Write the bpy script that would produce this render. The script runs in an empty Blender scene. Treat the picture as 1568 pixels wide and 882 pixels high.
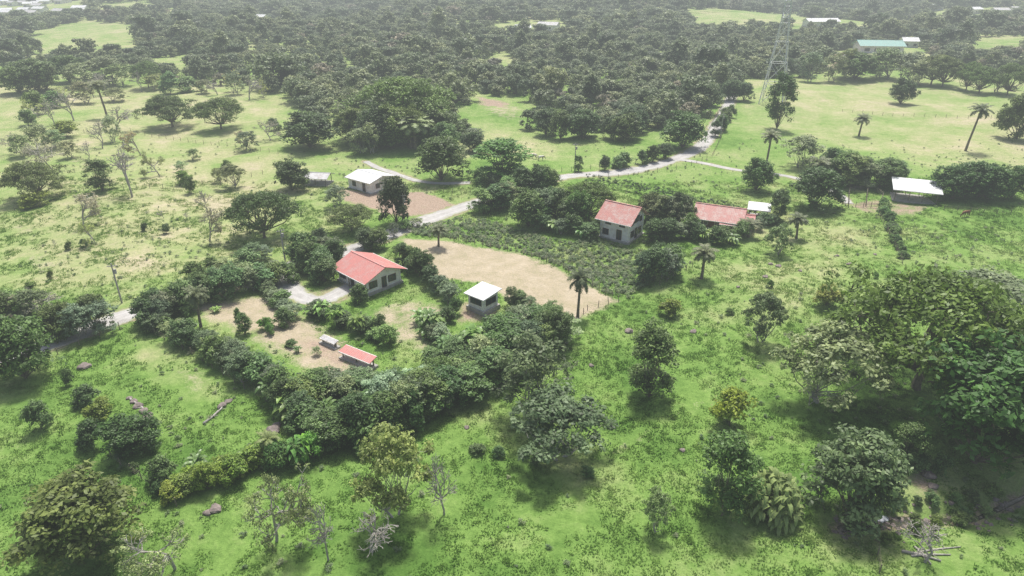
import bpy, math, random
import numpy as np
from mathutils import Vector, Matrix
R = math.radians
rng = np.random.default_rng(7)
random.seed(7)
scene = bpy.context.scene
SC = scene.collection
HAZE = True

# ---------------------------------------------------------------- survey
CAMH = 55.0; PITCH = R(26.0); F = 1045.0
CP, SP = math.cos(PITCH), math.sin(PITCH)
def ray(u, v):
    x = (u-784)/F; a = (441-v)/F
    return np.array([x, CP+a*SP, -SP+a*CP])
def g0(u, v):
    d = ray(u, v); t = CAMH/-d[2]
    return (d[0]*t, d[1]*t)
def polydist(X, Y, pts):
    D = np.full(np.shape(X), 1e9)
    for (x0, y0), (x1, y1) in zip(pts[:-1], pts[1:]):
        dx, dy = x1-x0, y1-y0; L = dx*dx+dy*dy+1e-9
        t = np.clip(((X-x0)*dx+(Y-y0)*dy)/L, 0, 1)
        D = np.minimum(D, np.hypot(X-(x0+t*dx), Y-(y0+t*dy)))
    return D
CREEK = [g0(*p) for p in [(1285,803),(1305,796),(1330,799),(1352,789),(1370,790),(1395,782),(1430,786),(1462,777),(1490,779),(1530,762),(1568,745),(1640,715),(1800,680)]]
def hgt(X, Y):
    X = np.asarray(X, float); Y = np.asarray(Y, float)
    z = 0.7*np.sin(X/19+1.3)*np.sin(Y/23+0.4)+0.35*np.sin(X/9.1+Y/13.0)+0.18*np.sin(X/4.3-Y/6.1+2)
    far = np.clip((Y-330)/400, 0, 1)
    z = z + far*(5*np.sin(X/90+.5)*np.sin(Y/120+1)+3*np.sin(X/47+Y/80))
    d = polydist(X, Y, CREEK)
    z = z - 1.0*np.exp(-(d/1.8)**2) - 0.5*np.exp(-(d/6)**2)
    return z
def g(u, v, up=0.0):
    d = ray(u, v); h = 0
    for _ in range(6):
        t = (CAMH-h-up)/-d[2]
        h = float(hgt(d[0]*t, d[1]*t))
    return (d[0]*t, d[1]*t, h)
def topix(x, y, z=0):
    depth = y*CP+(CAMH-z)*SP; upc = y*SP-(CAMH-z)*CP
    return 784+F*x/depth, 441-F*upc/depth

# ---------------------------------------------------------------- nodes
class NT:
    def __init__(s, name):
        s.m = bpy.data.materials.new(name); s.m.use_nodes = True
        s.t = s.m.node_tree; s.t.nodes.clear()
        s.out = s.t.nodes.new('ShaderNodeOutputMaterial')
    def n(s, typ, ins=None, **kw):
        nd = s.t.nodes.new(typ)
        for k, v in kw.items(): setattr(nd, k, v)
        for k, v in (ins or {}).items():
            if isinstance(v, bpy.types.NodeSocket): s.t.links.new(v, nd.inputs[k])
            else: nd.inputs[k].default_value = v
        return nd
    def noise(s, vec, scale, detail=4, rough=.55):
        return s.n('ShaderNodeTexNoise', {'Vector': vec, 'Scale': scale, 'Detail': detail, 'Roughness': rough}).outputs['Fac']
    def math(s, op, a, b=0.0, clamp=False):
        return s.n('ShaderNodeMath', {0: a, 1: b}, operation=op, use_clamp=clamp).outputs[0]
    def mix(s, f, a, b, bt='MIX'):
        nd = s.n('ShaderNodeMix', data_type='RGBA', blend_type=bt)
        for i, v in ((0, f), (6, a), (7, b)):
            if isinstance(v, bpy.types.NodeSocket): s.t.links.new(v, nd.inputs[i])
            else: nd.inputs[i].default_value = (tuple(v)+(1,))[:4] if i else v
        return nd.outputs[2]
    def rng(s, v, a, b, c=0., d=1.):
        return s.n('ShaderNodeMapRange', {0: v, 1: a, 2: b, 3: c, 4: d}).outputs[0]
    def ramp(s, f, stops):
        nd = s.n('ShaderNodeValToRGB', {0: f}); e = nd.color_ramp.elements
        while len(e) < len(stops): e.new(.5)
        for el, (p, c) in zip(e, stops): el.position = p; el.color = (*c, 1)
        return nd.outputs[0]
    def pos(s): return s.n('ShaderNodeNewGeometry').outputs['Position']
    def obj(s): return s.n('ShaderNodeTexCoord').outputs['Object']
    def attr(s, name): return s.n('ShaderNodeAttribute', attribute_name=name).outputs['Fac']
    def bump(s, h, st=.5, dist=.1):
        return s.n('ShaderNodeBump', {'Height': h, 'Strength': st, 'Distance': dist}).outputs[0]
    def bsdf(s, col, rough=.8, bump=None, metal=0, spec=.3):
        i = {'Base Color': col if isinstance(col, bpy.types.NodeSocket) else (*col, 1), 'Roughness': rough, 'Metallic': metal, 'Specular IOR Level': spec}
        if bump is not None: i['Normal'] = bump
        return s.n('ShaderNodeBsdfPrincipled', i).outputs[0]
    def done(s, sh, vol=False):
        s.t.links.new(sh, s.out.inputs['Volume' if vol else 'Surface']); return s.m

def grass_color(n, dry=None):
    p = n.pos()
    a = n.noise(p, .022, 3); b = n.noise(p, .09, 4); c = n.noise(p, .9, 5, .65); e = n.noise(p, .3, 4, .6)
    f = n.math('ADD', n.math('MULTIPLY', a, .9), n.math('MULTIPLY', b, .9))
    yy = n.n('ShaderNodeSeparateXYZ', {0: p}).outputs[1]
    f = n.math('SUBTRACT', f, n.rng(yy, 50, 170, .60, .46))   # wetter, greener low ground near the creek
    f = n.math('ADD', f, n.math('MULTIPLY', n.math('SUBTRACT', c, .5), .3))
    f = n.math('ADD', f, n.math('MULTIPLY', n.math('SUBTRACT', e, .5), .45))
    if dry is not None: f = n.math('ADD', f, n.math('MULTIPLY', dry, .40))
    col = n.ramp(f, [(.10, (.095,.19,.035)), (.34, (.17,.285,.065)), (.56, (.255,.335,.115)), (.8, (.37,.38,.19)), (1, (.46,.41,.27))])
    return col, c, p

def mat_ground():
    n = NT('ground_mat')
    dry = n.attr('dry'); soil = n.attr('soil'); tan = n.attr('tan')
    col, c, p = grass_color(n, dry)
    fine = n.noise(p, 3.5, 6, .7); mid = n.noise(p, .35, 5, .6)
    col = n.mix(1, col, n.ramp(n.math('ADD', n.math('MULTIPLY', fine, .6), n.math('MULTIPLY', c, .4)), [(.3, (.62,.68,.6)), (.5, (.97,.97,.97)), (.68, (1.2,1.18,1.2))]), 'MULTIPLY')
    jit = n.math('MULTIPLY', n.math('SUBTRACT', n.math('ADD', n.math('MULTIPLY', mid, .6), n.math('MULTIPLY', fine, .4)), .5), 1.8)
    tcol = n.ramp(n.math('ADD', n.math('MULTIPLY', mid, .5), n.math('MULTIPLY', fine, .5)), [(.3, (.26,.26,.14)), (.48, (.40,.34,.235)), (.7, (.52,.45,.34))])
    tf = n.rng(n.math('ADD', tan, jit), .3, .7)
    col = n.mix(tf, col, tcol)
    scol = n.ramp(fine, [(.3, (.22,.155,.11)), (.5, (.35,.265,.20)), (.7, (.47,.38,.30))])
    sf = n.rng(n.math('ADD', soil, jit), .35, .7)
    col = n.mix(sf, col, scol)
    hb = n.math('ADD', n.math('MULTIPLY', fine, .5), c)
    return n.done(n.bsdf(col, .95, n.bump(hb, .8, .35), spec=.1))
def mat_grass():
    n = NT('grass_blades'); col, c, p = grass_color(n)
    t_ = n.attr('tint')
    col = n.mix(1, col, n.ramp(t_, [(0, (.70,.80,.68)), (.5, (.95,1.0,.92)), (1, (1.28,1.22,1.18))]), 'MULTIPLY')
    d = n.n('ShaderNodeBsdfDiffuse', {'Color': col}).outputs[0]
    t = n.n('ShaderNodeBsdfTranslucent', {'Color': col}).outputs[0]
    return n.done(n.n('ShaderNodeMixShader', {0: .45, 1: d, 2: t}).outputs[0])
LB = 1.75
def mat_leaf(name, col, useobj=True, gloss=.5, trans=.36, var=.28):
    col = tuple(c*LB for c in col)
    n = NT(name)
    oi = n.n('ShaderNodeObjectInfo'); tint = n.attr('tint')
    c = n.ramp(tint, [(0, tuple(x*.5 for x in col)), (.5, col), (1, (col[0]*1.8, col[1]*1.65, col[2]*1.7))])
    c = n.mix(1, c, n.ramp(oi.outputs['Random'], [(0, (1-var, 1-var*.8, 1-var*.6)), (.5, (1, 1, 1)), (1, (1+var*1.1, 1+var*.85, 1+var*.9))]), 'MULTIPLY')
    if useobj: c = n.mix(1, c, oi.outputs['Color'], 'MULTIPLY')
    b = n.bsdf(c, gloss, spec=.35)
    t = n.n('ShaderNodeBsdfTranslucent', {'Color': c}).outputs[0]
    return n.done(n.n('ShaderNodeMixShader', {0: trans, 1: b, 2: t}).outputs[0])
def mat_simple(name, col, rough=.8, noise=.25, scale=2.0, metal=0, spec=.3, dirt=None, bump=.2):
    n = NT(name); o = n.obj(); f = n.noise(o, scale, 6, .65)
    lo = dirt or tuple(x*(1-noise) for x in col)
    c = n.ramp(f, [(.32, lo), (.55, col), (.75, tuple(min(1, x*(1+noise*.5)) for x in col))])
    return n.done(n.bsdf(c, rough, n.bump(n.noise(o, scale*6, 4), bump, .02), metal, spec))
def mat_roof(name, col, dirt, rough=.5):
    n = NT(name); o = n.obj()
    f = n.noise(o, .7, 6, .7); f2 = n.noise(o, 5, 4)
    sx = n.n('ShaderNodeSeparateXYZ', {0: o})
    w = n.math('SINE', n.math('MULTIPLY', sx.outputs[0], 2*math.pi/.35))
    w2 = n.math('FRACT', n.math('MULTIPLY', sx.outputs[0], 1/1.1))
    seam = n.rng(w2, .0, .06, .72, 1.0)
    c = n.ramp(n.math('ADD', n.math('MULTIPLY', f, .7), n.math('MULTIPLY', f2, .3)), [(.36, dirt), (.52, col), (.72, tuple(min(1, x*1.2) for x in col))])
    c = n.mix(1, c, n.mix(seam, (.6,.6,.6), (1,1,1)), 'MULTIPLY')
    return n.done(n.bsdf(c, rough, n.bump(w, .5, .04), 0, .4))
def mat_road():
    n = NT('road_mat'); p = n.pos(); f = n.noise(p, .5, 6, .65); f2 = n.noise(p, 6, 4, .7)
    e = n.attr('edge')
    c = n.ramp(n.math('ADD', n.math('MULTIPLY', f, .5), n.math('MULTIPLY', f2, .5)), [(.35, (.28,.265,.245)), (.5, (.41,.40,.38)), (.65, (.53,.515,.495))])
    ef = n.rng(n.math('ADD', e, n.math('MULTIPLY', n.math('SUBTRACT', f, .5), 1.4)), .72, 1.02)
    c = n.mix(ef, c, (.27,.29,.13))
    tr = n.rng(n.math('ABSOLUTE', n.math('SUBTRACT', n.math('ABSOLUTE', e), .38)), 0, .16, 1, 0)
    c = n.mix(n.math('MULTIPLY', tr, .35), c, (.57,.56,.54))
    return n.done(n.bsdf(c, .9, n.bump(f2, .4, .05), spec=.2))

M = {}
M['ground'] = mat_ground(); M['grass'] = mat_grass(); M['road'] = mat_road()
M['bark'] = mat_simple('bark', (.20,.17,.13), .9, .5, 3)
M['barkpale'] = mat_simple('bark_pale', (.40,.375,.335), .9, .35, 3)
M['white'] = mat_simple('white_paint', (.76,.75,.72), .7, .12, 1.2, dirt=(.58,.55,.5))
M['brown'] = mat_simple('brown_timber', (.15,.08,.045), .7, .4, 3)
M['concrete'] = mat_simple('concrete', (.40,.385,.35), .85, .3, 1.5)
M['wood'] = mat_simple('weathered_wood', (.24,.20,.16), .9, .4, 5)
M['rock'] = mat_simple('rock', (.24,.20,.18), .9, .5, 2.5, bump=.6)
M['metal'] = mat_simple('galvanised_steel', (.62,.63,.64), .5, .15, 2, metal=.1)
M['dark'] = mat_simple('dark_interior', (.03,.027,.025), .8, .3)
M['cable'] = mat_simple('cable', (.12,.12,.12), .6, .1)
M['roofred'] = mat_roof('roof_red_metal', (.50,.19,.165), (.48,.28,.25))
M['roofpink'] = mat_roof('roof_faded_red', (.47,.21,.18), (.54,.43,.38))
M['roofwhite'] = mat_roof('roof_white_metal', (.66,.67,.67), (.46,.45,.43))
M['roofgrey'] = mat_roof('roof_zinc', (.46,.46,.46), (.30,.26,.23))
M['roofgreen'] = mat_roof('roof_green_metal', (.17,.36,.31), (.23,.35,.31))
n = NT('window_glass'); M['glass'] = n.done(n.bsdf((.03,.045,.055), .12, spec=.6))
n = NT('creek_water_mat'); p = n.pos()
M['water'] = n.done(n.bsdf(n.ramp(n.noise(p, .8, 4), [(.4,(.04,.045,.025)),(.6,(.09,.09,.06))]), .1, n.bump(n.noise(p, 4, 4), .3, .05), spec=.5))
n = NT('horse_coat'); M['horse'] = n.done(n.bsdf(n.ramp(n.noise(n.obj(), 2, 4), [(.3,(.09,.035,.015)),(.7,(.22,.10,.05))]), .6))
n = NT('cow_coat'); M['cow'] = n.done(n.bsdf(n.ramp(n.noise(n.obj(), 1.6, 2), [(.42,(.2,.12,.07)),(.5,(.68,.64,.57))]), .7))

# ---------------------------------------------------------------- meshes
def mk_mesh(name, V, Fc, mats, fm=None, tint=None, smooth=False):
    me = bpy.data.meshes.new(name)
    me.from_pydata([tuple(v) for v in V] if not isinstance(V, np.ndarray) else V.tolist(), [], Fc if isinstance(Fc, list) else Fc.tolist())
    for m in mats: me.materials.append(m)
    if fm is not None: me.polygons.foreach_set('material_index', np.asarray(fm, np.int32))
    if tint is not None:
        a = me.attributes.new('tint', 'FLOAT', 'POINT'); a.data.foreach_set('value', np.asarray(tint, np.float32))
    if smooth: me.polygons.foreach_set('use_smooth', [True]*len(me.polygons))
    me.update(); return me
def mk_obj(name, me, parent=None, loc=(0,0,0), rot=0, scl=None, col=None):
    o = bpy.data.objects.new(name, me); SC.objects.link(o)
    o.location = loc; o.rotation_euler = (0, 0, rot)
    if scl: o.scale = scl
    if col: o.color = (*col, 1)
    if parent: o.parent = parent
    return o
class Geo:
    def __init__(s): s.V = []; s.F = []; s.M = []; s.T = []
    def add(s, V, Fc, m=0, t=.5):
        b = len(s.V); s.V += [tuple(map(float, v)) for v in V]; s.F += [[i+b for i in f] for f in Fc]; s.M += [m]*len(Fc); s.T += [t]*len(V)
    def tube(s, pts, rad, sides=5, m=0):
        pts = [np.array(p, float) for p in pts]; V = []
        for i, p in enumerate(pts):
            d = pts[min(i+1, len(pts)-1)]-pts[max(i-1, 0)]; d = d/(np.linalg.norm(d)+1e-9)
            a = np.cross(d, [0.31, .95, .05] if abs(d[2]) > .5 else [0, 0, 1]); a /= np.linalg.norm(a)+1e-9; b = np.cross(d, a)
            for k in range(sides):
                th = 2*math.pi*k/sides; V.append(p+rad[i]*(a*math.cos(th)+b*math.sin(th)))
        Fc = [[i*sides+k, i*sides+(k+1)%sides, (i+1)*sides+(k+1)%sides, (i+1)*sides+k] for i in range(len(pts)-1) for k in range(sides)]
        Fc.append(list(range(sides))[::-1]); Fc.append([(len(pts)-1)*sides+k for k in range(sides)])
        s.add(V, Fc, m)
    def box(s, c, sz, m=0, rot=0, tz=0):
        cx, cy, cz = c; hx, hy, hz = [x/2 for x in sz]; V = []
        for dz in (-hz, hz):
            for dx, dy in ((-hx,-hy),(hx,-hy),(hx,hy),(-hx,hy)):
                V.append((cx+dx*math.cos(rot)-dy*math.sin(rot), cy+dx*math.sin(rot)+dy*math.cos(rot), cz+dz))
        s.add(V, [[3,2,1,0],[4,5,6,7],[0,1,5,4],[1,2,6,5],[2,3,7,6],[3,0,4,7]], m)
    def mesh(s, name, mats, smooth=False): return mk_mesh(name, s.V, s.F, mats, s.M, s.T, smooth)

def leaves(r, C, rad, per, L, W, tints, flat=.7, up=.65, rnd=.7):
    n = len(C); N = n*per
    c = np.repeat(C, per, 0); rr = np.repeat(rad, per)
    d = r.normal(size=(N, 3)); d /= np.linalg.norm(d, axis=1)[:, None]
    q = r.random(N)**.45
    p = c + d*(rr*q)[:, None]*np.array([1, 1, flat])
    nn = d*.6+np.array([0, 0, up])+r.normal(size=(N, 3))*rnd*.5; nn /= np.linalg.norm(nn, axis=1)[:, None]
    t = np.cross(nn, r.normal(size=(N, 3))); t /= np.linalg.norm(t, axis=1)[:, None]+1e-9
    b = np.cross(nn, t); s = (.65+.7*r.random(N))[:, None]
    V = np.stack([p-t*L/2*s, p+b*W/2*s, p+t*L/2*s, p-b*W/2*s], 1).reshape(-1, 3)
    T = np.clip(np.repeat(tints, per)+r.normal(size=N)*.12, 0, 1)
    return V, np.repeat(T, 4)

def tree(name, seed, leafm, H, W, base, nlobe, nclump, crad, per, L, Wd, dens_in=.2, lobe_r=.36, lobe_h=.28, trunk_r=.22, bark='bark', lean=.0, flat=.7, stems=1, twig=.35, zl=.2, zd=.5, skirt=.6):
    r = np.random.default_rng(seed); G = Geo(); Rr = W/2; z0 = base*H; Hc = H-z0
    lobes = []
    for i in range(nlobe):
        a = 2*math.pi*(i*.618034+r.random()*.12); rad = Rr*(1-lobe_r)*math.sqrt((i+.3)/nlobe)*(0.8+.34*r.random())
        zf = 1 if (i < nlobe*.35 or i % 2) else 1-skirt*(.4+.6*r.random())
        z = z0+Hc*((zl+zd*(1-(rad/Rr)**2))*zf+.14*(r.random()-.5))
        z = max(z, z0+Hc*.12)
        k = .75+.55*r.random()
        lobes.append((np.array([rad*math.cos(a)+lean*z, rad*math.sin(a), z]), Rr*lobe_r*k, Hc*lobe_h*k))
    C = []; owner = []
    for j in range(nclump):
        li = int(r.integers(nlobe)); c, lr, lh = lobes[li]
        d = r.normal(size=3); d /= np.linalg.norm(d)
        if d[2] < -.5: d[2] *= -1
        q = 1 if r.random() > dens_in else r.random()
        C.append(c+d*np.array([lr, lr, lh])*q*(.85+.25*r.random())); owner.append(li)
    C = np.array(C); C[:, 2] = np.maximum(C[:, 2], .03*H+.2)
    st = []
    for s_ in range(stems):
        a = r.random()*6.28; off = (0 if stems == 1 else W*.07)
        top = np.array([off*1.6*math.cos(a)+lean*z0*.9, off*1.6*math.sin(a), z0*.85+.15])
        b0 = np.array([off*math.cos(a)*.3, off*math.sin(a)*.3, -.4])
        mid = (b0+top)/2+r.normal(size=3)*.05*H*np.array([1,1,0])*min(base*2, 1)
        G.tube([b0, b0*.5+mid*.5, mid, top], [trunk_r*1.35, trunk_r*1.05, trunk_r*.9, trunk_r*.75], 7); st.append(top)
    for i, (c, lr, lh) in enumerate(lobes):
        top = st[i % stems]; m = top*.45+c*.55+r.normal(size=3)*.05*W+np.array([0, 0, -.03*H])
        q = top*.8+m*.2
        G.tube([top*1.0-np.array([0,0,.05]), q, m, c], [trunk_r*.5, trunk_r*.4, trunk_r*.26, trunk_r*.14], 5)
    for j in range(0, nclump):
        if r.random() < twig:
            c = lobes[owner[j]][0]; m = (c+C[j])/2+r.normal(size=3)*.03*W
            G.tube([c, m, C[j]], [trunk_r*.15, trunk_r*.1, trunk_r*.05], 3)
    tints = np.clip(.5+r.normal(size=nclump)*.19, .05, .97)
    rad = crad*(.7+.6*r.random(nclump))
    V, T = leaves(r, C, rad, per, L, Wd, tints, flat)
    nb = len(G.V)
    allV = G.V+[tuple(v) for v in V.tolist()]
    idx = (np.arange(len(V)).reshape(-1, 4)+nb).tolist()
    me = mk_mesh(name, allV, G.F+idx, [M[bark], leafm], [0]*len(G.F)+[1]*len(idx), G.T+T.tolist())
    return me, W, H

def bare(name, seed, leafm, H, W, per, bark='barkpale', tip=.5, depth=5, L=.3):
    r = np.random.default_rng(seed); G = Geo(); tips = []
    def br(p, d, l, rad, k):
        pts = [p]; q = p.copy(); dd = d.copy()
        for _ in range(3):
            dd = dd+r.normal(size=3)*.16; dd /= np.linalg.norm(dd); q = q+dd*l/3; pts.append(q.copy())
        G.tube(pts, [rad, rad*.92, rad*.84, rad*.76], 6 if k > 3 else 4 if k > 1 else 3)
        if k == 0: tips.append(q); return
        for i in range(3 if k > 2 else 2+int(r.random() < .6)):
            e = dd+r.normal(size=3)*.68*np.array([1, 1, .5]); e /= np.linalg.norm(e)
            if e[2] < -.1: e[2] *= -.5
            br(q if i < 2 else pts[2], e, l*(.62+.25*r.random()), rad*.7, k-1)
    br(np.array([0, 0, -.3]), np.array([.08, .05, 1.]), H*.3, .2, depth)
    Vb = np.array(G.V); mx = Vb[:, 2].max(); wx = np.percentile(np.hypot(Vb[:, 0], Vb[:, 1]), 97)*2
    V, T = np.zeros((0, 3)), np.zeros(0)
    if per:
        C = np.array([t for t in tips if r.random() < tip])
        V, T = leaves(r, C, np.full(len(C), .45), per, L, L*.5, np.clip(.5+r.normal(size=len(C))*.15, 0, 1))
    nb = len(G.V); idx = (np.arange(len(V)).reshape(-1, 4)+nb).tolist()
    me = mk_mesh(name, G.V+[tuple(v) for v in V.tolist()], G.F+idx, [M[bark], leafm], [0]*len(G.F)+[1]*len(idx), G.T+T.tolist())
    return me, wx, mx

def frond(G, p0, az, el, L, droop, r, nl=13, ll=.6, m=1, t=.5):
    pts = []; p = np.array(p0, float); e = el; n = nl
    for i in range(n+1):
        pts.append(p.copy()); p = p+np.array([math.cos(az)*math.cos(e), math.sin(az)*math.cos(e), math.sin(e)])*L/n; e -= droop/n*(.4+1.2*i/n)
    G.tube(pts[::3], [.05-.04*i/len(pts[::3]) for i in range(len(pts[::3]))], 3, m)
    side = np.array([-math.sin(az), math.cos(az), 0])
    for i in range(2, n+1):
        f = i/n; l = ll*math.sin(math.pi*min(.15+f*.8, 1))**.7; d = pts[i]-pts[i-1]; d /= np.linalg.norm(d)
        for k in range(2):
            o = pts[i-1]+(pts[i]-pts[i-1])*k*.5
            for sg in (-1, 1):
                tip = o+(side*sg*.85+d*.5+np.array([0, 0, -.35+r.normal()*.25]))*l
                w = d*.11
                G.add([o-w, o+w, tip], [[0, 1, 2]], m, float(np.clip(t+r.normal()*.1, 0, 1)))
def palm(name, seed, H=8, nf=26, L=2.9, droop=1.7, trunk=.2, leafm=None, lean=.3):
    r = np.random.default_rng(seed); G = Geo()
    top = np.array([lean, .1, H-L*.45])
    G.tube([(0,0,-.3), (lean*.2,0,H*.25), (lean*.6,.05,H*.55), top], [trunk*1.3, trunk, trunk*.95, trunk*.8], 8)
    for i in range(nf):
        f = i/nf
        frond(G, top+np.array([0,0,.15]), i*2.4+r.random()*.3, 1.35-1.8*f+r.normal()*.1, L*(.85+.3*r.random()), droop*(.8+.4*r.random()), r, ll=.75, t=.62-.3*f)
    return G.mesh(name, [M['bark'], leafm]), L*1.6, H
def blade(G, p0, az, el, L, Wd, droop, r, m=1, t=.5):
    p = np.array(p0, float); e = el; n = 7; rows = []
    side = np.array([-math.sin(az), math.cos(az), 0])
    for i in range(n+1):
        f = i/n; w = Wd/2*(math.sin(math.pi*min(1, .06+f*.94))**.6 if i > 1 else .08)
        fold = np.array([0, 0, w*.35])
        rows.append((p-side*w+fold, p.copy(), p+side*w+fold))
        p = p+np.array([math.cos(az)*math.cos(e), math.sin(az)*math.cos(e), math.sin(e)])*L/n; e -= droop/n
    V = [v for rw in rows for v in rw]
    G.add(V, [[i*3+j, i*3+j+1, i*3+j+4, i*3+j+3] for i in range(n) for j in range(2)], m, t)
def banana(name, seed, leafm, stems=4, H=3.6, nl=8, L=2.2, Wd=.6, spread=.9, dome=False):
    r = np.random.default_rng(seed); G = Geo()
    for s in range(stems):
        a = r.random()*6.28; q = spread*math.sqrt(r.random()); hh = H*.55*(.6+.5*r.random()); b = np.array([q*math.cos(a), q*math.sin(a), 0])
        if dome: hh = H*.8*(math.sqrt(max(.05, 1-(q/spread)**2))*.85+.05)
        G.tube([b-[0,0,.2], b+[0,0,hh*.5], b+[0,0,hh]], [.16,.13,.07] if not dome else [.04,.03,.02], 6 if not dome else 3, 2)
        for i in range(nl):
            blade(G, b+[0,0,hh*(.95 if not dome else .4+.55*r.random())], i*2.4+r.random()*.6, (1.25-.12*i if not dome else 1.0-.15*i)+r.normal()*.1, L*(.7+.4*r.random()), Wd, 1.6+.5*r.random(), r, 1, float(np.clip(.5+r.normal()*.15, 0, 1)))
    return G.mesh(name, [M['bark'], leafm, leafm]), spread*2+L*1.1, H

LM = dict(
 mango=mat_leaf('leaf_mango', (.060,.096,.030)), guac=mat_leaf('leaf_guacimo', (.115,.150,.074)),
 umb=mat_leaf('leaf_guanacaste', (.085,.120,.035)), bush=mat_leaf('leaf_shrub', (.073,.118,.037)),
 lime=mat_leaf('leaf_lime', (.165,.20,.075)), brown=mat_leaf('leaf_dry', (.165,.162,.11)),
 palm=mat_leaf('leaf_palm', (.10,.12,.06)), ban=mat_leaf('leaf_banana', (.115,.18,.058), gloss=.35),
 hel=mat_leaf('leaf_heliconia', (.19,.24,.085), gloss=.35), ced=mat_leaf('leaf_cypress', (.033,.060,.024)))
P = {}
P['mango'] = [tree('mango_tree_mesh%d'%s, 10+s, LM['mango'], 8, 8.6, .0, 17, 300, .82, 36, .44, .24, trunk_r=.2, lobe_r=.34, lobe_h=.24, zl=.25, zd=.52) for s in range(3)]
P['guac'] = [tree('guacimo_mesh%d'%s, 20+s, LM['guac'], 8, 10, .08, 19, 200, .64, 34, .38, .22, dens_in=.1, lobe_r=.24, lobe_h=.15, trunk_r=.16, bark='barkpale', flat=.6, stems=2, twig=.6, zl=.3, zd=.5, skirt=.5) for s in range(3)]
P['umb'] = [tree('guanacaste_mesh%d'%s, 30+s, LM['umb'], 9, 17, .16, 28, 460, 1.0, 34, .42, .22, dens_in=.12, lobe_r=.21, lobe_h=.18, trunk_r=.36, flat=.45, twig=.3, zl=.28, zd=.5, skirt=.5) for s in range(2)]
P['bush'] = [tree('shrub_mesh%d'%s, 40+s, LM['bush'], 3, 3.6, .0, 9, 95, .46, 36, .27, .15, trunk_r=.05, zl=.2, zd=.5) for s in range(3)]
P['thin'] = [tree('thin_tree_mesh%d'%s, 50+s, LM['guac'], 7, 6.5, .03, 13, 125, .55, 32, .32, .17, dens_in=.25, lobe_r=.3, lobe_h=.17, trunk_r=.12, bark='barkpale', stems=2, twig=.5, zl=.28, zd=.5) for s in range(3)]
P['tall'] = [tree('tall_tree_mesh%d'%s, 60+s, LM['bush'], 10, 7, .0, 17, 220, .78, 34, .4, .22, trunk_r=.16, lobe_h=.15, zl=.28, zd=.56, skirt=.75) for s in range(3)]
P['bare'] = [bare('bare_tree_mesh%d'%s, 70+s, LM['lime'], 8, 7, 0) for s in range(3)]
P['semi'] = [bare('sparse_tree_mesh%d'%s, 80+s, LM['lime'], 8, 7, 16, tip=.8) for s in range(2)]
P['dry'] = [bare('dry_tree_mesh%d'%s, 90+s, LM['brown'], 8, 7, 12, tip=.7) for s in range(2)]
P['palm'] = [palm('palm_mesh%d'%s, 100+s, 8, 26, 2.9, 1.9, .24, LM['palm']) for s in range(2)]
P['tallpalm'] = [palm('tall_palm_mesh', 105, 12, 24, 2.8, 1.9, .22, LM['palm'], .9)]
P['ban'] = [banana('banana_mesh%d'%s, 110+s, LM['ban']) for s in range(2)]
P['hel'] = [banana('heliconia_mesh', 120, LM['hel'], stems=90, H=4.4, nl=6, L=1.4, Wd=.46, spread=2.6, dome=True)]
NAMES = dict(mango='mango_tree', guac='guacimo_tree', umb='guanacaste_tree', bush='shrub', thin='sparse_broadleaf_tree', tall='broadleaf_tree', bare='bare_tree', semi='half_bare_tree', dry='dry_season_tree', palm='coyol_palm', tallpalm='tall_palm', ban='banana_plant', hel='heliconia_bush')

def B(kind, x0, y0, x1, y1, col=None, var=None):
    uc, vc = (x0+x1)/2, (y0+y1)/2
    d = ray(uc, vc); dep = math.atan2(-d[2], d[1]); H = 3.0
    for _ in range(5):
        x, y, z = g(uc, vc, H*.5)
        s = math.hypot(y, CAMH-z-H*.5)
        W = (x1-x0)*s/F; hm = (y1-y0)*s/F
        H = math.sqrt(max(hm*hm-(W*math.sin(dep)*.85)**2, (.5*W)**2))/math.cos(dep)
    me, pw, ph = P[kind][var if var is not None else random.randrange(len(P[kind]))]
    sx = W/pw
    return mk_obj(NAMES[kind], me, None, (x, y, z-.05), random.random()*6.28, (sx*random.uniform(.95,1.08), sx*random.uniform(.95,1.08), H/ph), col or (1,1,1))
def row(kinds, pts, n, w, h, jit=6, cols=None):
    pts = [np.array(p, float) for p in pts]
    L = [np.linalg.norm(b-a) for a, b in zip(pts[:-1], pts[1:])]; tot = sum(L)
    for i in range(n):
        t = (i+random.random()*.8)/n*tot; k = 0
        while k < len(L)-1 and t > L[k]: t -= L[k]; k += 1
        p = pts[k]+(pts[k+1]-pts[k])*t/L[k]
        u = p[0]+random.uniform(-jit, jit); v = p[1]+random.uniform(-jit, jit)*.6
        ww = random.uniform(*w); hh = random.uniform(*h)
        k2 = random.choice(kinds); c = random.choice(cols) if cols else (1,1,1)
        q = random.uniform(.8, 1.3); c = (c[0]*q*random.uniform(.88,1.08), c[1]*q, c[2]*q*random.uniform(.85,1.15))
        B(k2, u-ww/2, v-hh, u+ww/2, v, c)

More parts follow.
